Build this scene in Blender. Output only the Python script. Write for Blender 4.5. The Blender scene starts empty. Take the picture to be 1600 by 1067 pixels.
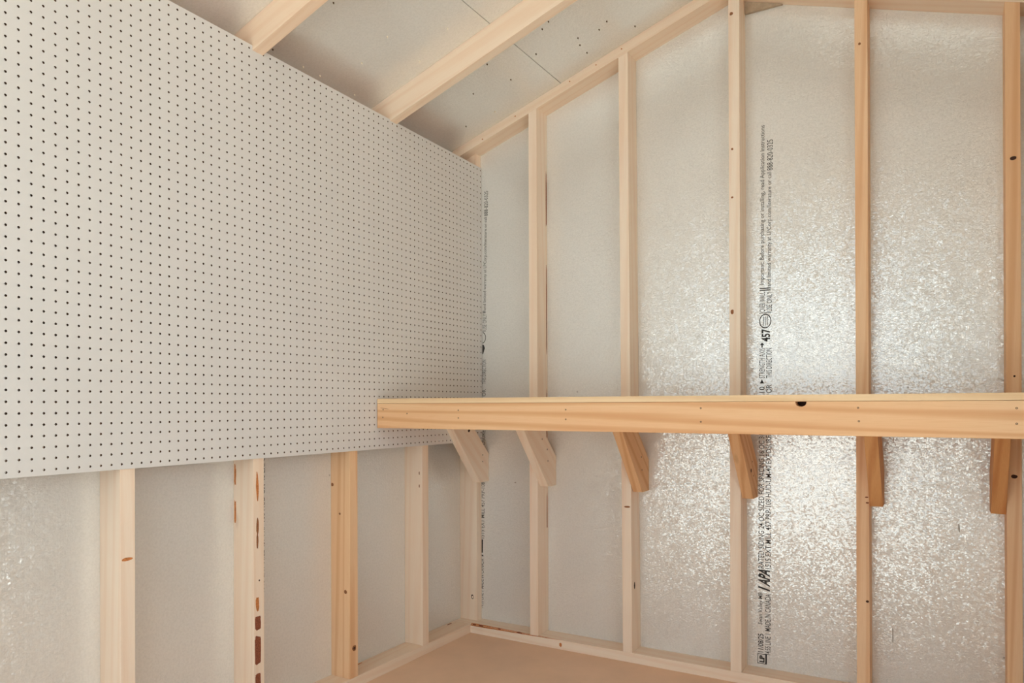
import bpy, bmesh, math, random
from mathutils import Vector, Matrix

random.seed(7)
S = 0.0254                       # all layout numbers below are inches
scn = bpy.context.scene
col = scn.collection

# ------------------------------------------------------------------ camera
def make_camera():
    yaw, pitch, roll = math.radians(30.137), math.radians(0.105), math.radians(-0.166)
    f = Vector((-math.sin(yaw) * math.cos(pitch), math.cos(yaw) * math.cos(pitch), math.sin(pitch)))
    r = Vector((math.cos(yaw), math.sin(yaw), 0))
    u = r.cross(f)
    r2 = r * math.cos(roll) + u * math.sin(roll)
    u2 = -r * math.sin(roll) + u * math.cos(roll)
    cd = bpy.data.cameras.new('camera')
    cd.sensor_width = 36
    cd.lens = 36 * 1127.887 / 1600
    cd.shift_x = (800 - 819.338) / 1600
    cd.shift_y = (631.593 - 533.5) / 1600
    cd.clip_start = 0.02
    co = bpy.data.objects.new('camera', cd)
    m = Matrix((r2, u2, -f)).transposed().to_4x4()
    m.translation = Vector((72.773, -104.448, 38.347)) * S
    co.matrix_world = m
    col.objects.link(co)
    scn.camera = co
make_camera()

# ------------------------------------------------------------------ light and exposure
w = bpy.data.worlds.new('world')
scn.world = w
w.use_nodes = True
bg = w.node_tree.nodes['Background']
bg.inputs['Color'].default_value = (0.76, 0.90, 1.0, 1)
bg.inputs['Strength'].default_value = 1.5

sun = bpy.data.lights.new('sun', 'SUN')
sun.energy = 12.5
sun.angle = math.radians(0.6)
sun.color = (0.83, 0.93, 1.0)
so = bpy.data.objects.new('sun', sun)
so.rotation_euler = Vector((0.25, -0.5, -0.83)).to_track_quat('-Z', 'Y').to_euler()
col.objects.link(so)

DOOR = (4.0, 72.0, 81.0)        # doorway in the front wall: x0, x1, height
FRONT = -124.0
po = bpy.data.lights.new('doorway_portal', 'AREA')
po.shape = 'RECTANGLE'
po.size, po.size_y = (DOOR[1] - DOOR[0]) * S, DOOR[2] * S
po.cycles.is_portal = True
pob = bpy.data.objects.new('doorway_portal', po)
pob.location = Vector(((DOOR[0] + DOOR[1]) / 2, FRONT - 0.3, DOOR[2] / 2)) * S
pob.rotation_euler = Vector((0, 1, 0)).to_track_quat('-Z', 'Z').to_euler()
col.objects.link(pob)

pw = bpy.data.lights.new('fill_opening_portal', 'AREA')  # guides sky light through the opening added in the right wall
pw.shape = 'RECTANGLE'
pw.size, pw.size_y = 46 * S, 74.9 * S
pw.cycles.is_portal = True
pwo = bpy.data.objects.new('fill_opening_portal', pw)
pwo.location = Vector((94.6, -71, 38.9)) * S
pwo.rotation_euler = Vector((-1, 0, 0)).to_track_quat('-Z', 'Z').to_euler()
col.objects.link(pwo)

vs = scn.view_settings
vs.view_transform = 'Standard'
vs.look = 'None'
vs.exposure = 0.38
vs.gamma = 1.0
vs.use_curve_mapping = False
scn.cycles.use_denoising = True
scn.cycles.max_bounces = 8
scn.cycles.diffuse_bounces = 6
scn.cycles.glossy_bounces = 4
scn.cycles.use_adaptive_sampling = True
scn.cycles.adaptive_threshold = 0.04
scn.cycles.sample_clamp_indirect = 6

# ------------------------------------------------------------------ materials
def srgb(r, g, b):
    def c(v):
        v /= 255.0
        return v / 12.92 if v <= 0.04045 else ((v + 0.055) / 1.055) ** 2.4
    return (c(r), c(g), c(b), 1)

class NT:
    def __init__(self, name):
        self.m = bpy.data.materials.new(name)
        self.m.use_nodes = True
        self.t = self.m.node_tree
        self.p = self.t.nodes['Principled BSDF']
    def n(self, kind, **kw):
        nd = self.t.nodes.new(kind)
        for k, v in kw.items():
            if k.startswith('i_'):
                nd.inputs[k[2:].replace('_', ' ')].default_value = v
            else:
                setattr(nd, k, v)
        return nd
    def l(self, a, b):
        self.t.links.new(a, b)
    def ramp(self, fac, stops):
        r = self.n('ShaderNodeValToRGB')
        e = r.color_ramp.elements
        while len(e) < len(stops):
            e.new(0.5)
        for el, (pos, c) in zip(e, stops):
            el.position = pos
            el.color = c if len(c) == 4 else (*c, 1)
        self.l(fac, r.inputs['Fac'])
        return r.outputs['Color']
    def mix(self, fac, a, b, mode='MIX'):
        m = self.n('ShaderNodeMix', data_type='RGBA', blend_type=mode)
        for s, v in ((m.inputs['Factor'], fac), (m.inputs['A'], a), (m.inputs['B'], b)):
            if hasattr(v, 'is_linked'):
                self.l(v, s)
            else:
                s.default_value = v
        return m.outputs['Result']
    def mapped(self, vec, scale, off=None):
        mp = self.n('ShaderNodeMapping')
        mp.inputs['Scale'].default_value = scale
        self.l(vec, mp.inputs['Vector'])
        if off is not None:
            self.l(off, mp.inputs['Location'])
        return mp.outputs['Vector']
    def noise(self, vec, scale=1.0, detail=3.0, rough=0.5, dist=0.0):
        n = self.n('ShaderNodeTexNoise')
        n.inputs['Scale'].default_value = scale
        n.inputs['Detail'].default_value = detail
        n.inputs['Roughness'].default_value = rough
        n.inputs['Distortion'].default_value = dist
        self.l(vec, n.inputs['Vector'])
        return n.outputs['Fac']

BW = ((0, 0, 0, 1), (1, 1, 1, 1))

def wood(name, pale, mid, dark, ring=0.55, knots=0.5, rough=0.62):
    k = NT(name)
    at = k.n('ShaderNodeAttribute', attribute_name='grain')
    oi = k.n('ShaderNodeObjectInfo')
    off = k.n('ShaderNodeVectorMath', operation='SCALE')
    off.inputs[0].default_value = (7.3, 13.1, 19.7)
    k.l(oi.outputs['Random'], off.inputs['Scale'])
    g = k.mapped(at.outputs['Vector'], (1, 1, 1), off.outputs['Vector'])
    # broad colour drift, growth-ring bands, fine fibres
    drift = k.noise(k.mapped(g, (1.3, 9, 9)), 1.0, 2, 0.5)
    bands = k.n('ShaderNodeTexWave', wave_type='BANDS', bands_direction='DIAGONAL', wave_profile='SIN')
    bands.inputs['Scale'].default_value = 1.0
    bands.inputs['Distortion'].default_value = 9.0
    bands.inputs['Detail'].default_value = 2.0
    bands.inputs['Detail Scale'].default_value = 0.7
    k.l(k.mapped(g, (0.55, 16, 16)), bands.inputs['Vector'])
    fib = k.noise(k.mapped(g, (14, 520, 520)), 1.0, 2, 0.6)
    c = k.ramp(drift, [(0.3, pale), (0.72, mid)])
    bm_ = k.ramp(bands.outputs['Color'], [(0.45, BW[0]), (1.0, (ring,) * 3)])
    c = k.mix(bm_, c, dark)
    fm = k.ramp(fib, [(0.45, BW[0]), (0.8, (0.22,) * 3)])
    c = k.mix(fm, c, dark)
    # scattered small knots
    vo = k.n('ShaderNodeTexVoronoi', feature='F1')
    vo.inputs['Scale'].default_value = 1.0
    vo.inputs['Randomness'].default_value = 1.0
    k.l(k.mapped(g, (2.6, 7, 7)), vo.inputs['Vector'])
    km = k.ramp(vo.outputs['Distance'], [(0.03, (knots,) * 3), (0.075, BW[0])])
    c = k.mix(km, c, (dark[0] * 0.45, dark[1] * 0.34, dark[2] * 0.28, 1))
    # board to board tint
    tint = k.ramp(oi.outputs['Random'], [(0.0, (1.0, 0.985, 0.97)), (0.5, (1, 1, 1)), (1.0, (0.965, 0.93, 0.885))])
    c = k.mix(1.0, c, tint, 'MULTIPLY')
    k.l(c, k.p.inputs['Base Color'])
    k.p.inputs['Roughness'].default_value = rough
    k.p.inputs['Specular IOR Level'].default_value = 0.3
    bp = k.n('ShaderNodeBump')
    bp.inputs['Strength'].default_value = 0.25
    bp.inputs['Distance'].default_value = 0.0006
    k.l(fib, bp.inputs['Height'])
    k.l(bp.outputs['Normal'], k.p.inputs['Normal'])
    return k.m

SPRUCE = wood('spruce_wood', srgb(248, 230, 209), srgb(245, 220, 195), srgb(232, 192, 156), 0.24, 0.2)
FIR = wood('fir_wood', srgb(236, 196, 152), srgb(230, 180, 132), srgb(206, 142, 92), 0.55, 0.25)
LIGHT_FIR = wood('light_fir_wood', srgb(246, 212, 174), srgb(242, 198, 154), srgb(220, 160, 112), 0.45, 0.25)
ORANGE_FIR = wood('orange_fir_wood', srgb(228, 174, 118), srgb(218, 154, 96), srgb(186, 110, 58), 0.4, 0.4)

def foil(name):
    k = NT(name)
    tc = k.n('ShaderNodeTexCoord')
    v = tc.outputs['Object']
    big = k.noise(v, 2.2, 3, 0.55)
    fine = k.noise(v, 150, 3, 0.65)
    base = k.ramp(big, [(0.3, (0.84, 0.82, 0.77)), (0.7, (0.89, 0.875, 0.83))])
    mott = k.ramp(fine, [(0.35, (0.93,) * 3), (0.6, (1.0,) * 3)])
    base = k.mix(1.0, base, mott, 'MULTIPLY')
    # rare dark flecks in the foil
    vo = k.n('ShaderNodeTexVoronoi', feature='F1')
    vo.inputs['Scale'].default_value = 7.0
    k.l(v, vo.inputs['Vector'])
    fk = k.ramp(vo.outputs['Distance'], [(0.018, (0.45,) * 3), (0.03, BW[0])])
    base = k.mix(fk, base, (0.2, 0.18, 0.15, 1))
    k.l(base, k.p.inputs['Base Color'])
    k.p.inputs['Metallic'].default_value = 0.34
    k.p.inputs['Roughness'].default_value = 0.22
    k.p.inputs['Specular IOR Level'].default_value = 0.5
    # wrinkled film over pressed strands: flat facets of random tilt that glint one by one
    st1 = k.noise(k.mapped(v, (150, 150, 40)), 1.0, 2, 0.6, 0.6)
    st2 = k.noise(k.mapped(v, (44, 44, 170)), 1.0, 2, 0.6, 0.6)
    h = k.n('ShaderNodeMath', operation='ADD')
    k.l(st1, h.inputs[0]); k.l(st2, h.inputs[1])
    def facets(scale, stretch, amp):
        mv = k.mapped(v, stretch)
        vo_ = k.n('ShaderNodeTexVoronoi', feature='F1')
        vo_.inputs['Scale'].default_value = scale
        k.l(mv, vo_.inputs['Vector'])
        d = k.n('ShaderNodeVectorMath', operation='SUBTRACT')
        k.l(mv, d.inputs[0]); k.l(vo_.outputs['Position'], d.inputs[1])
        cc = k.n('ShaderNodeVectorMath', operation='SUBTRACT')
        k.l(vo_.outputs['Color'], cc.inputs[0])
        cc.inputs[1].default_value = (0.5, 0.5, 0.5)
        dt = k.n('ShaderNodeVectorMath', operation='DOT_PRODUCT')
        k.l(d.outputs['Vector'], dt.inputs[0]); k.l(cc.outputs['Vector'], dt.inputs[1])
        sc_ = k.n('ShaderNodeMath', operation='MULTIPLY')
        sc_.inputs[1].default_value = amp
        k.l(dt.outputs['Value'], sc_.inputs[0])
        return sc_.outputs[0]
    fa = k.n('ShaderNodeMath', operation='ADD')
    k.l(facets(85, (1, 1, 0.6), 0.055), fa.inputs[0])
    k.l(facets(250, (0.7, 0.7, 1.0), 0.19), fa.inputs[1])
    b2 = k.n('ShaderNodeBump')
    b2.inputs['Strength'].default_value = 1.0
    b2.inputs['Distance'].default_value = 1.0
    k.l(fa.outputs[0], b2.inputs['Height'])
    bp = k.n('ShaderNodeBump')
    bp.inputs['Strength'].default_value = 0.35
    bp.inputs['Distance'].default_value = 0.0007
    k.l(h.outputs[0], bp.inputs['Height'])
    k.l(b2.outputs['Normal'], bp.inputs['Normal'])
    k.l(bp.outputs['Normal'], k.p.inputs['Normal'])
    return k.m
FOIL = foil('foil_faced_sheathing')

def simple(name, c, rough=0.6, metal=0.0, var=0.0, scale=30, spec=0.4):
    k = NT(name)
    if var:
        tc = k.n('ShaderNodeTexCoord')
        n = k.noise(tc.outputs['Object'], scale, 4, 0.6)
        lo = tuple(x * (1 - var) for x in c[:3]) + (1,)
        hi = tuple(min(1, x * (1 + var)) for x in c[:3]) + (1,)
        k.l(k.ramp(n, [(0.3, lo), (0.7, hi)]), k.p.inputs['Base Color'])
    else:
        k.p.inputs['Base Color'].default_value = c
    k.p.inputs['Roughness'].default_value = rough
    k.p.inputs['Metallic'].default_value = metal
    k.p.inputs['Specular IOR Level'].default_value = spec
    return k.m

PEG = simple('white_hardboard', srgb(222, 217, 211), 0.5, 0, 0.015, 3, 0.35)
FLOOR = simple('tan_floor_panel', srgb(236, 200, 168), 0.5, 0, 0.05, 5)
INK = simple('black_print_ink', srgb(84, 81, 77), 0.7, 0, 0.35, 400)
INKD = simple('dark_print_ink', srgb(52, 49, 46), 0.7, 0, 0.3, 400)
STEEL = simple('dull_steel', srgb(150, 142, 132), 0.45, 0.7)
DSTEEL = simple('dark_screw_steel', srgb(98, 78, 60), 0.5, 0.3)
KNOT = simple('brown_knot', srgb(146, 92, 54), 0.7, 0, 0.4, 200)
DKNOT = simple('dark_knot', srgb(66, 38, 24), 0.8, 0, 0.4, 200)
BARK = simple('red_brown_bark', srgb(140, 78, 52), 0.85, 0, 0.45, 260)
AMBER = simple('amber_bark', srgb(196, 122, 66), 0.8, 0, 0.35, 160)
PLY = simple('plywood_offcut', srgb(176, 156, 132), 0.75, 0, 0.12, 60)
CORE = simple('brown_hardboard_core', srgb(104, 74, 50), 0.8, 0, 0.1, 80)
GLINT = simple('pale_nail_glint', srgb(240, 230, 208), 0.6)  # pale matt colour painted in place of the glint on shiny nail points
PLYEDGE = wood('pale_plywood_edge', srgb(242, 216, 178), srgb(236, 204, 162), srgb(212, 170, 122), 0.35, 0.1)
GROUND = simple('pale_gravel', srgb(212, 206, 196), 0.9, 0, 0.12, 4)
SIDING = simple('painted_siding', srgb(210, 205, 196), 0.7, 0, 0.03, 20)

# ------------------------------------------------------------------ builders
def link(o, parent=None):
    col.objects.link(o)
    if parent is not None:
        o.parent = parent
        o.matrix_parent_inverse = Matrix.Identity(4)
        # parents of pieces sit unrotated, so a plain offset is enough
        o.location = o.location - world_loc(parent)
    return o

def world_loc(o):
    v = Vector((0, 0, 0))
    while o is not None:
        v = v + o.location
        o = o.parent
    return v

def root(name, label, cat, loc=(0, 0, 0), kind=None, group=None):
    o = bpy.data.objects.new(name, None)
    o.location = Vector(loc) * S
    o.empty_display_size = 0.1
    col.objects.link(o)
    o['label'] = label
    o['category'] = cat
    if kind:
        o['kind'] = kind
    if group:
        o['group'] = group
    return o

def finish(name, bm, mat, parent, grain=None, smooth=False):
    """bm in inches, world coordinates -> object with its origin at the middle of its base"""
    bmesh.ops.recalc_face_normals(bm, faces=bm.faces)
    vs_ = [v.co for v in bm.verts]
    lo = Vector((min(v.x for v in vs_), min(v.y for v in vs_), min(v.z for v in vs_)))
    hi = Vector((max(v.x for v in vs_), max(v.y for v in vs_), max(v.z for v in vs_)))
    o0 = Vector(((lo.x + hi.x) / 2, (lo.y + hi.y) / 2, lo.z))
    gl = []
    if grain is not None:
        L = Vector(grain).normalized()
        T = Vector((0, 1, 0)) if abs(L.y) < 0.9 else Vector((0, 0, 1))
        T = (T - L * T.dot(L)).normalized()
        W = L.cross(T)
        gl = [((v - o0).dot(L) * S, (v - o0).dot(W) * S, (v - o0).dot(T) * S) for v in vs_]
    for v in bm.verts:
        v.co = (v.co - o0) * S
    me = bpy.data.meshes.new(name)
    bm.to_mesh(me)
    bm.free()
    if gl:
        a = me.attributes.new('grain', 'FLOAT_VECTOR', 'POINT')
        a.data.foreach_set('vector', [x for t in gl for x in t])
    me.materials.append(mat)
    if smooth:
        for p in me.polygons:
            p.use_smooth = True
    o = bpy.data.objects.new(name, me)
    o.location = o0 * S
    return link(o, parent)

def prism_bm(poly, axis, a, b, bevel=0.0):
    """poly: 2-D outline in the plane across `axis`; extruded from a to b along it"""
    def P(u, v, t):
        return {'x': (t, u, v), 'y': (u, t, v), 'z': (u, v, t)}[axis]
    bm = bmesh.new()
    A = [bm.verts.new(P(u, v, a)) for u, v in poly]
    B = [bm.verts.new(P(u, v, b)) for u, v in poly]
    bm.faces.new(A)
    bm.faces.new(B[::-1])
    n = len(poly)
    for i in range(n):
        bm.faces.new((A[i], A[(i + 1) % n], B[(i + 1) % n], B[i]))
    if bevel:
        bmesh.ops.recalc_face_normals(bm, faces=bm.faces)
        bmesh.ops.bevel(bm, geom=list(bm.edges), offset=bevel, segments=2, profile=0.6, affect='EDGES')
    return bm

def prism(name, poly, axis, a, b, mat, parent, grain=None, bevel=0.0):
    return finish(name, prism_bm(poly, axis, a, b, bevel), mat, parent, grain)

def box(name, x0, x1, y0, y1, z0, z1, mat, parent, grain=None, bevel=0.0):
    return prism(name, [(x0, y0), (x1, y0), (x1, y1), (x0, y1)], 'z', z0, z1, mat, parent, grain, bevel)

BV = 0.055

def blob(name, c, normal, w_, h_, mat, parent, n=12, jit=0.12, thick=0.02, up=(0, 0, 1), sq=1.0):
    """thin irregular patch lying on a surface (knot, bark, stain); its own outline and a little relief"""
    N = Vector(normal).normalized()
    U = Vector(up)
    U = (U - N * U.dot(N)).normalized()
    R = U.cross(N)
    c = Vector(c)
    bm = bmesh.new()
    ring, base = [], []
    for i in range(n):
        a = 2 * math.pi * i / n
        k = 1 + random.uniform(-jit, jit)
        ca, sa = math.cos(a), math.sin(a)
        ca, sa = math.copysign(abs(ca) ** sq, ca), math.copysign(abs(sa) ** sq, sa)
        d = R * (ca * w_ / 2 * k) + U * (sa * h_ / 2 * k)
        ring.append(bm.verts.new(c + d * 0.9 + N * thick))
        base.append(bm.verts.new(c + d - N * 0.03))
    bm.faces.new(ring)
    for i in range(n):
        bm.faces.new((ring[i], ring[(i + 1) % n], base[(i + 1) % n], base[i]))
    return finish(name, bm, mat, parent)

def screw(c, normal, parent, r=0.13, mat=None):
    N = Vector(normal).normalized()
    U = Vector((0, 0, 1))
    R = U.cross(N)
    c = Vector(c)
    bm = bmesh.new()
    rings = []
    for rad, h in ((r, -0.03), (r, 0.012), (r * 0.55, 0.02), (r * 0.35, -0.015)):
        rings.append([bm.verts.new(c + (R * math.cos(2 * math.pi * i / 10) + U * math.sin(2 * math.pi * i / 10)) * rad + N * h) for i in range(10)])
    for a, b in zip(rings, rings[1:]):
        for i in range(10):
            bm.faces.new((a[i], a[(i + 1) % 10], b[(i + 1) % 10], b[i]))
    bm.faces.new(rings[-1])
    return finish('screw', bm, mat or DSTEEL, parent)

# ------------------------------------------------------------------ layout (inches)
PITCH = 0.333
RIDGE = 46.9
WIDTH = 2 * RIDGE                 # inner width between the sheathing of both side walls
SKIN = 0.44
def roof_z(x):                    # underside of the roof sheathing
    return 82.0 + PITCH * (x if x <= RIDGE else WIDTH - x)
PLV = 1.5 * math.sqrt(1 + PITCH ** 2)     # vertical thickness of a sloped 1.5 in plate
RFV = 3.5 * math.sqrt(1 + PITCH ** 2)
def under(x):                     # underside of the sloped gable plate
    return roof_z(x) - PLV
STUD_X = [15.10, 31.10, 47.10, 63.10, 79.10]
STUD_Y = [-16.41, -32.08, -47.80, -63.47, -79.15, -94.8]

# ------------------------------------------------------------------ setting: floor and outside
fl = root('floor', 'tan painted floor showing as a wedge below the corner bottom plates', 'floor', (RIDGE, FRONT / 2, -0.75), 'structure')
for y0, y1 in ((-48.0, SKIN), (-96.0, -48.03), (FRONT, -96.03)):
    box('floor_panel', -SKIN, WIDTH + SKIN, y0, y1, -0.75, 0, FLOOR, fl)
gr = box('ground', -900, 1000, -1600, 500, -9.4, -8.4, GROUND, None)
gr['kind'] = 'structure'
gr['label'] = 'pale gravel ground outside the shed doorway'
gr['category'] = 'ground'

# ------------------------------------------------------------------ back (gable) wall
wb = root('wall_back', 'gable wall of bare studs over silver foil sheathing with black print', 'wall', (RIDGE, 0, 0), 'structure')
def gable_panel(x0, x1):
    pts = [(x0, -0.7), (x1, -0.7), (x1, roof_z(x1))]
    if x0 < RIDGE < x1:
        pts.append((RIDGE, roof_z(RIDGE)))
    pts.append((x0, roof_z(x0)))
    return prism('sheathing_panel', pts, 'y', 0.0, SKIN, FOIL, wb)
pan_l = gable_panel(0.0, 47.80)
pan_r = gable_panel(47.86, WIDTH)

bpb = box('bottom_plate', 0, WIDTH, -3.5, 0, 0, 1.5, SPRUCE, wb, (1, 0, 0), BV)
# long bark strip along the upper front corner of the bottom plate
def bark_strip(name, pts, wz, mat, parent, up_n=(0, -0.6, 0.8)):
    bm = bmesh.new()
    N = Vector(up_n).normalized()
    top, bot = [], []
    for i, p in enumerate(pts):
        p = Vector(p)
        k = wz[i]
        D = Vector((0, 0.8, 0.6)).normalized()
        top.append(bm.verts.new(p + D * k * 0.5 + N * 0.015))
        bot.append(bm.verts.new(p - D * k * 0.5 + N * 0.015))
    tb = [bm.verts.new(v.co - N * 0.09) for v in top]
    bb = [bm.verts.new(v.co - N * 0.09) for v in bot]
    for i in range(len(pts) - 1):
        bm.faces.new((top[i], top[i + 1], bot[i + 1], bot[i]))
        bm.faces.new((top[i], top[i + 1], tb[i + 1], tb[i]))
        bm.faces.new((bot[i], bot[i + 1], bb[i + 1], bb[i]))
    return finish(name, bm, mat, parent)
bs = [(3.6 + i * 0.9, -3.47, 1.47) for i in range(20)]
bark_strip('bark_strip', bs, [0.45, 0.5, 0.42, 0.5, 0.44, 0.36, 0.4, 0.33, 0.3, 0.34, 0.24, 0.26, 0.2, 0.22, 0.16, 0.14, 0.15, 0.1, 0.08, 0.04], AMBER, bpb)
for x, w_ in ((4.3, 0.7), (5.6, 0.9), (9.3, 0.5), (13.1, 1.0)):
    blob('bark_patch', (x, -3.50, 1.50), (0, -0.6, 0.8), w_, 0.28, BARK, bpb, thick=0.03)
blob('knot', (20.6, -3.5, 0.75), (0, -1, 0), 0.5, 0.7, AMBER, bpb)

# sloped top plates, laid flat on the studs
def sloped_plate(x0, x1):
    return prism('top_plate', [(x0, under(x0)), (x1, under(x1)), (x1, roof_z(x1)), (x0, roof_z(x0))], 'y', -3.5, 0, SPRUCE, wb, (1, 0, PITCH if x0 < RIDGE else -PITCH), BV)
tpl = sloped_plate(0, RIDGE - 0.02)
tpr = sloped_plate(RIDGE + 0.02, WIDTH)
for x, z in ((22.5, 88.9), (12.6, 85.5), (27.0, 90.4), (31.2, 91.8), (6.2, 82.95)):
    blob('knot', (x, -3.5, min(z, roof_z(x) - 0.4)), (0, -1, 0), 0.3, 0.22, AMBER, tpl, 8)

# corner stud, wide face to the room
cs = prism('stud', [(0, 1.5), (3.5, 1.5), (3.5, under(3.5)), (0, under(0))], 'y', -1.5, 0, SPRUCE, wb, (0, 0, 1), BV)
cs['label'] = 'corner stud with its wide face to the room'
blob('knot', (2.54, -1.5, 5.5), (0, -1, 0), 0.55, 0.85, DKNOT, cs, 12)
blob('knot', (2.60, -1.53, 5.45), (0, -1, 0), 0.26, 0.5, SPRUCE, cs, 10)

mats = [SPRUCE, SPRUCE, SPRUCE, LIGHT_FIR, LIGHT_FIR]
lean = [-0.05, -0.45, 0.0, 0.0, 0.0]
studs = []
for x, m_, ln in zip(STUD_X, mats, lean):
    o = prism('stud', [(x, 1.5), (x + 1.5, 1.5), (x + 1.5 + ln, under(x + 1.5 + ln)), (x + ln, under(x + ln))], 'y', -3.5, 0, m_, wb, (0, 0, 1), BV)
    studs.append(o)
for i, x, z, w_, h_, m_ in ((4, 79.87, 66.9, 0.75, 0.55, DKNOT), (4, 79.86, 29.95, 0.75, 0.5, DKNOT), (4, 79.9, 41.6, 0.25, 0.25, DKNOT),
                            (2, 47.50, 51.26, 0.5, 0.7, KNOT), (2, 47.58, 73.8, 0.34, 0.34, KNOT), (2, 47.55, 67.1, 0.34, 0.3, KNOT),
                            (1, 31.9, 23.18, 1.0, 0.3, KNOT), (3, 63.69, 84.3, 0.35, 0.35, KNOT), (3, 64.35, 13.4, 0.4, 0.32, DKNOT),
                            (2, 47.96, 32.4, 0.4, 0.5, KNOT), (2, 47.5, 92.6, 0.5, 0.5, KNOT), (3, 64.3, 26.6, 0.45, 0.2, BARK), (3, 64.4, 25.9, 0.4, 0.22, BARK)):
    blob('knot', (x, -3.5, z), (0, -1, 0), w_, h_, m_, studs[i], 10)
blob('knot', (STUD_X[1] + 1.5 - 0.05, -2.35, 11.3), (1, 0, 0), 0.5, 1.2, DKNOT, studs[1], 10)
for z, h_ in ((18, 9), (33, 12), (52, 14), (70, 10)):
    blob('bark_patch', (STUD_X[0] + 1.5 - 0.03, -0.35, z + 2), (1, 0, 0), 0.28, h_, BARK, studs[0], 16, 0.2, sq=0.6)

# triangular plywood offcut tucked under the plate right of the ridge stud
prism('gusset', [(48.62, 93.68), (53.75, 93.68), (48.62, under(48.62) - 0.02)], 'y', -0.45, -0.01, PLY, wb)

# ------------------------------------------------------------------ printing on the sheathing
def text_mesh(body, length, height, bold=0.0):
    cu = bpy.data.curves.new('print', 'FONT')
    cu.body = body
    cu.size = 1.0
    cu.offset = bold
    cu.resolution_u = 2
    tmp = bpy.data.objects.new('print', cu)
    col.objects.link(tmp)
    bpy.context.view_layer.update()
    me = bpy.data.meshes.new_from_object(tmp.evaluated_get(bpy.context.evaluated_depsgraph_get()))
    bpy.data.objects.remove(tmp)
    bpy.data.curves.remove(cu)
    xs = [v.co.x for v in me.vertices]
    ys = [v.co.y for v in me.vertices]
    x0, x1, y0, y1 = min(xs), max(xs), min(ys), max(ys)
    y0, y1 = min(y0, 0.0), max(y1, 0.69)
    return [((v.co.x - x0) / (x1 - x0) * length, (v.co.y - y0) / (y1 - y0) * height) for v in me.vertices], [list(p.vertices) for p in me.polygons], me

def put_print(place, verts, faces, mat, panel, name='printed_line'):
    bm = bmesh.new()
    bv = [bm.verts.new(place(a, b)) for a, b in verts]
    for f in faces:
        try:
            bm.faces.new([bv[i] for i in f])
        except ValueError:
            pass
    return finish(name, bm, mat, panel)

# segments: (row, bottom z, top z, text, bold, ink)
ROWS = [
    (1, 3.6, 6.2, '11/08/25', 0.012, INKD), (1, 7.5, 12.0, 'Swan Valley MB', 0.006, INK),
    (1, 15.4, 34.6, 'RATED SIDING 24 OC SIZED FOR SPACING 16 OC 3/8', 0.004, INK),
    (1, 34.8, 40.9, 'NOMINAL 10', 0.004, INK), (1, 42.1, 46.3, 'STRENGTH AXIS', 0.004, INK),
    (1, 51.4, 54.2, 'OVER WALL', 0.004, INK),
    (1, 55.2, 77.6, 'Important: Before purchasing or installing, read Application Instructions', 0.006, INK),
    (2, 3.4, 6.3, '14:55 LINE 1', 0.004, INK), (2, 6.7, 11.9, 'MADE IN CANADA', 0.008, INK),
    (2, 15.4, 34.6, '1515 EXT MILL 457 PRP-108 HUD-UM-40 EXPOSURE 1', 0.004, INK),
    (2, 34.8, 41.2, 'THIS END 16 OR', 0.004, INK), (2, 42.1, 46.3, 'THIS DIRECTION', 0.004, INK),
    (2, 51.4, 54.2, 'USE ONLY', 0.004, INK),
    (2, 54.9, 70.9, 'and limited warranty at LPCorp.com/literature or call', 0.006, INK),
    (2, 71.1, 75.4, '888-820-0325', 0.002, INKD),
]
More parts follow.
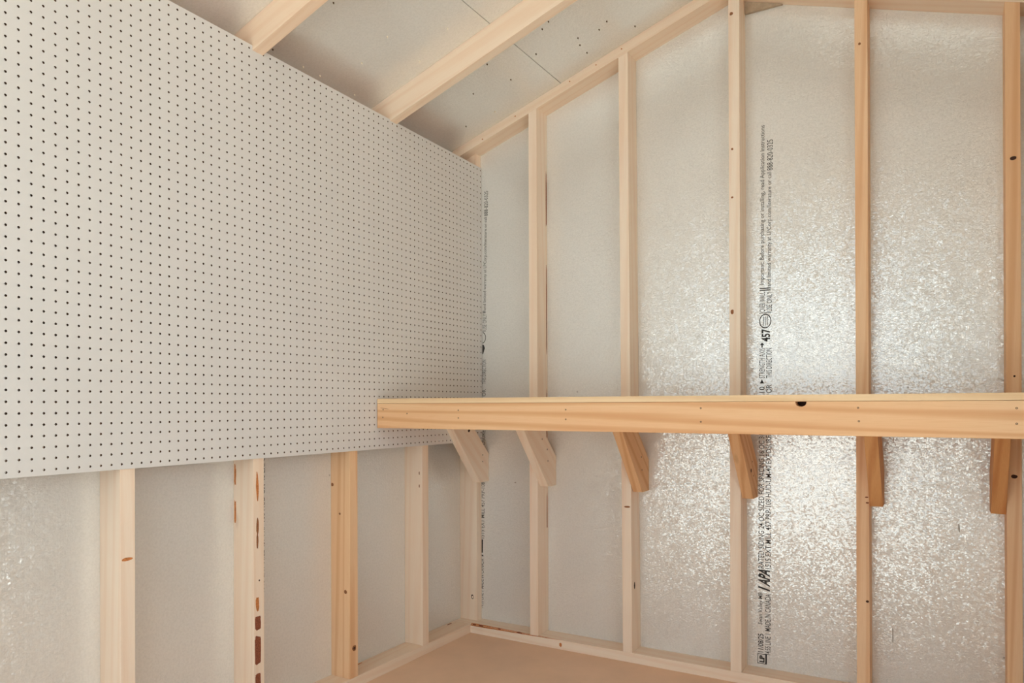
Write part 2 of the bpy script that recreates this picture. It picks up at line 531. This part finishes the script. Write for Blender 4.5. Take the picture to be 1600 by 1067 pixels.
def print_column(place, panel, rows):
    """place(h, t): h = height above the floor, t = offset across the column (row 1 at 0..0.78, row 2 at 0.95..1.73)"""
    H = 0.78
    for row, z0, z1, body, bold, ink in ROWS:
        if row not in rows:
            continue
        base = H if row == 1 else 0.95 + H
        v, f, me = text_mesh(body, z1 - z0, H, bold)
        put_print(lambda a, b: place(z0 + a, base - b), v, f, ink, panel)
        bpy.data.meshes.remove(me)
    full = 1 in rows
    def poly(pts, mat=INKD, name='printed_mark'):
        put_print(lambda a, b: place(a, b), pts, [list(range(len(pts)))], mat, panel, name)
    lo = 0.0 if full else 0.93
    # big letters spanning both rows
    if full:
        for body, z0, z1, t0, t1, bo in (('APA', 12.9, 15.2, 0.02, 1.6, 0.035), ('457', 47.2, 49.0, 0.3, 1.5, 0.03)):
            v, f, me = text_mesh(body, z1 - z0, t1 - t0, bo)
            put_print(lambda a, b: place(z0 + a + b * (0.25 if body == 'APA' else 0), t1 - b), v, f, INKD, panel)
            bpy.data.meshes.remove(me)
        # boxed emblem at the foot of the column
        for a0, a1, b0, b1 in ((2.0, 3.4, 1.02, 1.24), (2.0, 3.4, -0.05, 0.03), (2.0, 2.09, -0.05, 1.2), (3.31, 3.4, -0.05, 1.2)):
            poly([(a0, b0), (a1, b0), (a1, b1), (a0, b1)])
        v, f, me = text_mesh('LP', 1.0, 0.7, 0.05)
        put_print(lambda a, b: place(2.2 + a, 0.92 - b), v, f, INKD, panel)
        bpy.data.meshes.remove(me)
        poly([(41.35, 0.1), (41.35, 0.68), (41.95, 0.39)])
        poly([(46.4, 0.3), (46.75, 0.3), (46.75, 0.08), (47.1, 0.39), (46.75, 0.7), (46.75, 0.48), (46.4, 0.48)])
    else:
        poly([(47.3, lo), (48.9, lo), (48.9, 1.2), (48.3, 1.45), (47.3, 1.1)])
        poly([(12.9, lo), (15.2, lo), (15.2, 1.5), (12.9, 1.5)])
    poly([(12.25 + 0.25 * (1.6 - lo), lo), (12.25, 1.6), (12.5, 1.6), (12.5 + 0.25 * (1.6 - lo), lo)])
    for z in (54.35, 54.62):
        poly([(z, lo), (z, 1.5), (z + 0.14, 1.5), (z + 0.14, lo)])
    poly([(51.2, lo), (51.2, 1.6), (51.3, 1.6), (51.3, lo)], INK)
    # ring emblem
    n = 28
    vv, ff = [], []
    for i in range(n):
        a = 2 * math.pi * i / n
        for r_ in (0.82, 0.70):
            vv.append((50.1 + math.cos(a) * r_ * 1.25, 0.8 + math.sin(a) * r_))
    for i in range(n):
        j = (i + 1) % n
        if full or (vv[2 * i][1] > lo and vv[2 * j][1] > lo):
            ff.append([2 * i, 2 * j, 2 * j + 1, 2 * i + 1])
    put_print(lambda a, b: place(a, b), vv, ff, INKD, panel, 'printed_mark')
    if full:
        for t in (0.5, 0.76, 1.02):
            poly([(49.45, t), (50.75, t), (50.75, t + 0.1), (49.45, t + 0.1)], INK)

EPS = 0.012
print_column(lambda h, t: (50.02 + 0.0078 * h + t, -EPS, h), pan_r, (1, 2))
print_column(lambda h, t: (2.05 + 0.0165 * h + t, -EPS, h), pan_l, (2,))

# small scuffs on the foil
for x, z, w_, h_, pn in ((67.02, 8.4, 0.16, 2.2, pan_r), (74.4, 23.0, 0.22, 1.3, pan_r), (10.3, 25.4, 0.4, 0.3, pan_l), (79.0, 7.75, 0.25, 0.25, pan_r)):
    blob('scuff', (x, 0.0, z), (0, -1, 0), w_, h_, STEEL, pn, 8, 0.25, 0.01)

# ------------------------------------------------------------------ left wall
wl = root('wall_left', 'side wall of pale studs over foil sheathing below the white pegboard', 'wall', (0, FRONT / 2, 0), 'structure')
lp = []
for y0, y1 in ((-47.07, SKIN), (-95.0, -47.12), (FRONT, -95.05)):
    lp.append(box('sheathing_panel', -SKIN, 0.0, y0, y1, -0.7, 81.84, FOIL, wl))
bpl = box('bottom_plate', 0, 3.5, FRONT, -3.52, 0, 1.5, SPRUCE, wl, (0, 1, 0), BV)
blob('bark_patch', (0.5, -5.4, 1.5), (0, 0, 1), 0.35, 1.6, BARK, bpl, 12, 0.25, 0.02, (0, 1, 0))
blob('bark_patch', (0.4, -27.5, 1.5), (0, 0, 1), 0.3, 2.6, AMBER, bpl, 12, 0.25, 0.02, (0, 1, 0))
for z0 in (76.46, 77.97):
    box('top_plate', 0, 3.5, FRONT, -3.52, z0, z0 + 1.49, ORANGE_FIR, wl, (0, 1, 0), BV)
lst = []
for i, y in enumerate(STUD_Y):
    lst.append(box('stud', 0, 3.5, y, y + 1.5, 1.5, 76.46, LIGHT_FIR if i == 1 else SPRUCE, wl, (0, 0, 1), BV))
# bark and knots on the stud faces
s2 = lst[2]
s2['label'] = 'pale stud with red-brown bark patches on its edge'
for z0, z1, w_ in ((12.2, 13.9, 0.85), (8.1, 11.6, 0.95), (5.6, 7.2, 0.8)):
    n = max(1, int((z1 - z0) / 1.2))
    blob('bark_patch', (3.5, -47.2, (z0 + z1) / 2), (1, 0, 0), w_, z1 - z0, BARK, s2, 26, 0.09, 0.02, sq=0.35)
for z, h_, w_, m_ in ((24.3, 2.2, 0.4, KNOT), (22.6, 2.0, 0.3, KNOT), (15.3, 1.8, 0.55, AMBER), (29.0, 4.0, 0.4, AMBER)):
    blob('bark_patch', (3.5, -47.25, z), (1, 0, 0), w_, h_, m_, s2, 12, 0.2, 0.015)
blob('knot', (3.5, -47.0, 18.0), (1, 0, 0), 0.22, 0.25, DKNOT, s2, 8)
for z, h_ in ((30.2, 2.6), (25.8, 3.0)):
    blob('bark_patch', (0.3, -47.8, z), (0, -1, 0), 0.35, h_, AMBER, s2, 16, 0.2, 0.012, sq=0.6)
s3 = lst[1]
s3['label'] = 'orange fir stud with a dark knot near its foot'
blob('knot', (3.5, -31.31, 5.5), (1, 0, 0), 0.8, 0.85, KNOT, s3, 12)
blob('knot', (3.52, -31.31, 5.5), (1, 0, 0), 0.35, 0.42, DKNOT, s3, 10)
for x, z, r_ in ((2.69, 13.2, 0.55), (1.66, 23.7, 0.35), (0.3, 27.6, 0.5)):
    blob('knot', (x, -32.08, z), (0, -1, 0), r_, r_, KNOT, s3, 10)
blob('knot', (3.5, -62.75, 23.4), (1, 0, 0), 1.3, 0.35, AMBER, lst[3], 10)
for z in (28.0, 26.0):
    blob('knot', (2.9, -16.41, z), (0, -1, 0), 0.2, 0.6, KNOT, lst[0], 8)
print_column(lambda h, t: (EPS, -45.22 + 0.010 * h + t, h), lp[0], (2,))

# ------------------------------------------------------------------ right wall and front wall (behind the camera's view)
wr = root('wall_right', 'side wall with an added, unseen opening that lights the pegboard', 'wall', (WIDTH, FRONT / 2, 0), 'structure')
FILL_OPENING = (-94.0, -48.0, 1.5, 76.4)     # unseen opening added in the right wall to brighten the pegboard: y0, y1, z0, z1
for y0, y1, z0, z1 in ((FILL_OPENING[1], SKIN, -0.7, 81.84), (FRONT, FILL_OPENING[0], -0.7, 81.84), (FILL_OPENING[0], FILL_OPENING[1], -0.7, FILL_OPENING[2]), (FILL_OPENING[0], FILL_OPENING[1], FILL_OPENING[3], 81.84)):
    box('sheathing_panel', WIDTH, WIDTH + SKIN, y0, y1, z0, z1, FOIL, wr)
box('bottom_plate', WIDTH - 3.5, WIDTH, FRONT, -3.52, 0, 1.5, SPRUCE, wr, (0, 1, 0), BV)
for z0 in (76.46, 77.97):
    box('top_plate', WIDTH - 3.5, WIDTH, FRONT, -3.52, z0, z0 + 1.49, SPRUCE, wr, (0, 1, 0), BV)
for y in STUD_Y:
    if y > FILL_OPENING[1] or y + 1.5 < FILL_OPENING[0]:
        box('stud', WIDTH - 3.5, WIDTH, y, y + 1.5, 1.5, 76.46, SPRUCE, wr, (0, 0, 1), BV)
wf = root('wall_front', 'front gable wall with a wide open doorway', 'wall', (RIDGE, FRONT, 0), 'structure')
for pts in ([(-SKIN, -0.7), (DOOR[0], -0.7), (DOOR[0], roof_z(DOOR[0])), (-SKIN, 81.84)],
            [(DOOR[1], -0.7), (WIDTH + SKIN, -0.7), (WIDTH + SKIN, 81.84), (DOOR[1], roof_z(DOOR[1]))],
            [(DOOR[0], DOOR[2]), (DOOR[1], DOOR[2]), (DOOR[1], roof_z(DOOR[1])), (RIDGE, roof_z(RIDGE)), (DOOR[0], roof_z(DOOR[0]))]):
    prism('sheathing_panel', pts, 'y', FRONT - SKIN, FRONT, FOIL, wf)

# ------------------------------------------------------------------ ceiling: roof sheathing and rafters
ce = root('ceiling', 'sloping roof of silver foil sheathing panels carried by pale rafters', 'ceiling', (RIDGE, FRONT / 2, 80), 'structure')
SEAM = 20.95
def roof_panel(x0, x1, y0, y1):
    return prism('roof_panel', [(x0, roof_z(x0)), (x1, roof_z(x1)), (x1, roof_z(x1) + 0.5), (x0, roof_z(x0) + 0.5)], 'y', y0, y1, FOIL, ce)
g_ = 0.05
rp = {}
for k_, (x0, x1) in {'lo': (-6, SEAM - g_), 'up': (SEAM + g_, RIDGE), 'rup': (RIDGE, WIDTH - SEAM - g_), 'rlo': (WIDTH - SEAM + g_, WIDTH + 6)}.items():
    rp[k_] = roof_panel(x0, x1, -96.0, 4)
    roof_panel(x0, x1, FRONT - 6, -96.08)
# backing strip over the seams so that no daylight shows
for x in (SEAM, WIDTH - SEAM):
    prism('seam_strip', [(x - 1, roof_z(x - 1) + 0.52), (x + 1, roof_z(x + 1) + 0.52), (x + 1, roof_z(x + 1) + 0.7), (x - 1, roof_z(x - 1) + 0.7)], 'y', FRONT - 6, 4, DKNOT, ce)
raft = []
for y in (-24.0, -48.0, -72.0, -96.0, -120.0):
    for side in (0, 1):
        def X(x):
            return x if side == 0 else WIDTH - x
        seat = 79.47
        pts = [(X(0.02), seat), (X((seat - 82 + RFV) / PITCH), seat), (X(RIDGE - 0.02), roof_z(RIDGE) - RFV), (X(RIDGE - 0.02), roof_z(RIDGE)), (X(0.02), roof_z(0))]
        raft.append(prism('rafter', pts, 'y', y, y + 1.5, SPRUCE, ce, (1, 0, PITCH if side == 0 else -PITCH), BV))

def nail(x, y, panel, shiny):
    c = Vector((x, y, roof_z(x)))
    N = Vector((PITCH, 0, -1)).normalized()
    A = Vector((0, 1, 0))
    B = N.cross(A)
    bm = bmesh.new()
    rings = []
    for r_, h_ in ((0.11, -0.05), (0.10, 0.06), (0.05, 0.20)):
        rings.append([bm.verts.new(c + (A * math.cos(2 * math.pi * i / 8) + B * math.sin(2 * math.pi * i / 8)) * r_ + N * h_) for i in range(8)])
    for a, b in zip(rings, rings[1:]):
        for i in range(8):
            bm.faces.new((a[i], a[(i + 1) % 8], b[(i + 1) % 8], b[i]))
    bm.faces.new(rings[-1])
    return finish('nail', bm, GLINT if shiny else DSTEEL, panel)
NAILS = [(1.14, -37.92, 1), (1.12, -34.99, 1), (11.23, -33.21, 1), (10.84, -26.18, 1), (16.96, -28.05, 1), (1.02, -28.35, 1), (6.01, -32.3, 1), (1.29, -42.97, 0), (11.05, -42.47, 0),
         (16.26, -17.49, 0), (11.22, -13.6, 0), (5.67, -7.56, 0), (10.68, -6.69, 1), (26.33, -17.59, 0), (25.04, -17.06, 0), (31.83, -10.46, 0), (30.36, -9.81, 0), (27.53, -10.9, 0),
         (26.96, -6.67, 0), (34.23, -5.78, 0), (21.91, -13.19, 0), (16.54, -11.41, 0), (27.03, -9.23, 0)]
for x, y, sh in NAILS:
    nail(x, y, rp['lo'] if x < SEAM else rp['up'], sh)

# ------------------------------------------------------------------ pegboard
def make_pegboard():
    XB, XF = 3.51, 3.75
    ncol, nrow = 96, 48
    zb = 32.27
    def H(y):
        return 47.15 + 0.0149 * (-y)
    def Z(y, r):                      # r in 0..48
        return zb + r / nrow * H(y)
    R = 0.115
    mat_i = []
    verts, faces = [], []
    def V(x, y, r, dz=0.0):
        verts.append((x, y, Z(y, r) + dz))
        return len(verts) - 1
    ys = []
    for c in range(ncol + 1):
        y = 0.036 - c
        ys.append(min(y, -0.10))
    cornerF = [[V(XF, ys[c], r) for r in range(nrow + 1)] for c in range(ncol + 1)]
    cornerB = [[V(XB, ys[c], r) for r in range(nrow + 1)] for c in range(ncol + 1)]
    NS = 8
    for c in range(ncol):
        yc = -0.464 - c
        for r in range(nrow):
            hf, hb = [], []
            for k_ in range(NS):
                a = math.pi / NS + 2 * math.pi * k_ / NS
                dy, dz = R * math.cos(a), R * math.sin(a)
                hf.append(V(XF, yc + dy, r + 0.5, dz))
                hb.append(V(XB, yc + dy, r + 0.5, dz))
            # +y side is column c, -y side column c+1 ; angles start between +y and +z
            for cr, h_, flip in ((cornerF, hf, False), (cornerB, hb, True)):
                q = [cr[c][r + 1], cr[c + 1][r + 1], cr[c + 1][r], cr[c][r]]   # +y+z, -y+z, -y-z, +y-z
                quads = []
                for s_ in range(4):
                    i0, i1, i2 = (2 * s_) % NS, (2 * s_ + 1) % NS, (2 * s_ + 2) % NS
                    quads.append((q[s_], h_[i1], h_[i0]))
                    quads.append((q[s_], q[(s_ + 1) % 4], h_[i2], h_[i1]))
                for f in quads:
                    faces.append(f[::-1] if flip else f)
                    mat_i.append(1 if flip else 0)
            for k_ in range(NS):
                j = (k_ + 1) % NS
                faces.append((hf[k_], hf[j], hb[j], hb[k_]))
                mat_i.append(1)
    for c in range(ncol):
        faces.append((cornerF[c][0], cornerF[c + 1][0], cornerB[c + 1][0], cornerB[c][0]))
        faces.append((cornerF[c + 1][nrow], cornerF[c][nrow], cornerB[c][nrow], cornerB[c + 1][nrow]))
    for r in range(nrow):
        faces.append((cornerF[0][r + 1], cornerF[0][r], cornerB[0][r], cornerB[0][r + 1]))
        faces.append((cornerF[ncol][r], cornerF[ncol][r + 1], cornerB[ncol][r + 1], cornerB[ncol][r]))
    o0 = Vector((XB, -48, zb))
    me = bpy.data.meshes.new('pegboard')
    me.from_pydata([tuple((Vector(v) - o0) * S) for v in verts], [], faces)
    mat_i += [0] * (len(faces) - len(mat_i))
    me.polygons.foreach_set('material_index', mat_i)
    bm = bmesh.new()
    bm.from_mesh(me)
    bmesh.ops.recalc_face_normals(bm, faces=bm.faces)
    bm.to_mesh(me)
    bm.free()
    me.materials.append(PEG)
    me.materials.append(CORE)
    o = bpy.data.objects.new('pegboard', me)
    o.location = o0 * S
    col.objects.link(o)
    o['label'] = 'large white perforated pegboard fixed to the left wall studs'
    o['category'] = 'pegboard'
    return o
make_pegboard()

# ------------------------------------------------------------------ shelf
sh = root('wall_shelf', 'long plywood shelf with orange fir front board on six diagonal braces', 'shelf', (48, -13.5, 25.4))
SX0, SX1 = 3.86, 90.2
SZ, SHH, STH = 35.26, 3.42, 0.70
YF = -27.0
# plywood top, built around the studs it slides between
box('shelf_top', SX0, SX1, YF, -3.52, SZ + SHH + 0.03, SZ + SHH + STH, PLYEDGE, sh, (1, 0, 0), 0.03)
# front board with the open half-round knot hole in its upper edge
top = SZ + SHH
pts = [(SX0, SZ), (SX1, SZ), (SX1, top)]
for i in range(11):
    a = math.pi * i / 10
    pts.append((60.25 + 0.52 * math.cos(a) + 0.06 * math.sin(2 * a), top - 0.52 * math.sin(a)))
pts.append((SX0, top))
bm = prism_bm(pts, 'y', YF, YF + 1.5)
fb = finish('front_board', bm, FIR, sh, (1, 0, 0))
fb['label'] = 'orange fir front board with an open knot hole in its upper edge'
m_ = fb.modifiers.new('bevel', 'BEVEL')
m_.width = 0.04 * S
m_.segments = 2
m_.limit_method = 'ANGLE'
m_.angle_limit = math.radians(60)
for x, z in ((17.8, 37.76), (17.8, 36.75), (33.55, 37.85), (33.55, 36.69), (49.97, 38.02), (49.97, 36.53), (65.55, 38.04), (65.62, 36.73), (4.95, 37.84), (4.9, 36.76), (9.22, 37.31), (78.4, 38.0), (78.4, 36.6)):
    screw((x, YF, z), (0, -1, 0), fb, 0.10)
prism('knot_bark', [(59.6, top - 0.62), (60.9, top - 0.62), (60.9, top - 0.02), (59.6, top - 0.02)], 'y', YF + 1.5, YF + 1.58, DKNOT, fb)
blob('crack', (5.2, YF, 38.0), (0, -1, 0), 1.9, 0.07, KNOT, fb, 10, 0.1, 0.008, (0.12, 0, 1))

BX = [3.52, STUD_X[0] + 1.5, STUD_X[1] + 1.5 - 0.10, STUD_X[2] + 1.5, STUD_X[3] + 1.5, STUD_X[4] - 1.5]
BM = [SPRUCE, SPRUCE, FIR, FIR, ORANGE_FIR, ORANGE_FIR]
prof = [(-0.02, 25.4), (-0.02, 30.1), (-5.1, SZ - 0.02), (-11.0, SZ - 0.02), (-2.7, 25.4)]
braces = []
for i, (x, m_) in enumerate(zip(BX, BM)):
    x0 = x + 0.01 if i < 5 else x - 0.01
    braces.append(prism('brace', prof, 'x', x0, x0 + 1.5, m_, sh, (0, -0.707, 0.707), BV))
    box('shelf_arm', x0, x0 + 1.5, YF + 1.51, -0.02, SZ, top - 0.01, FIR, sh, (0, 1, 0), BV)
for i, ps in {0: ((-1.91, 30.0), (-1.92, 28.87)), 1: ((-4.75, 33.07), (-3.07, 31.36), (-2.86, 29.51)), 2: ((-3.18, 30.68), (-2.94, 28.76)), 3: ((-3.3, 30.6), (-2.6, 28.6))}.items():
    for y, z in ps:
        screw((BX[i] + 1.51, y, z), (1, 0, 0), braces[i], 0.13)
blob('knot', (BX[0] + 1.51, -6.0, 34.25), (1, 0, 0), 0.65, 0.6, DKNOT, braces[0], 10)
blob('knot', (BX[3] + 1.51, -4.0, 29.4), (1, 0, 0), 0.6, 0.6, DKNOT, braces[3], 10)
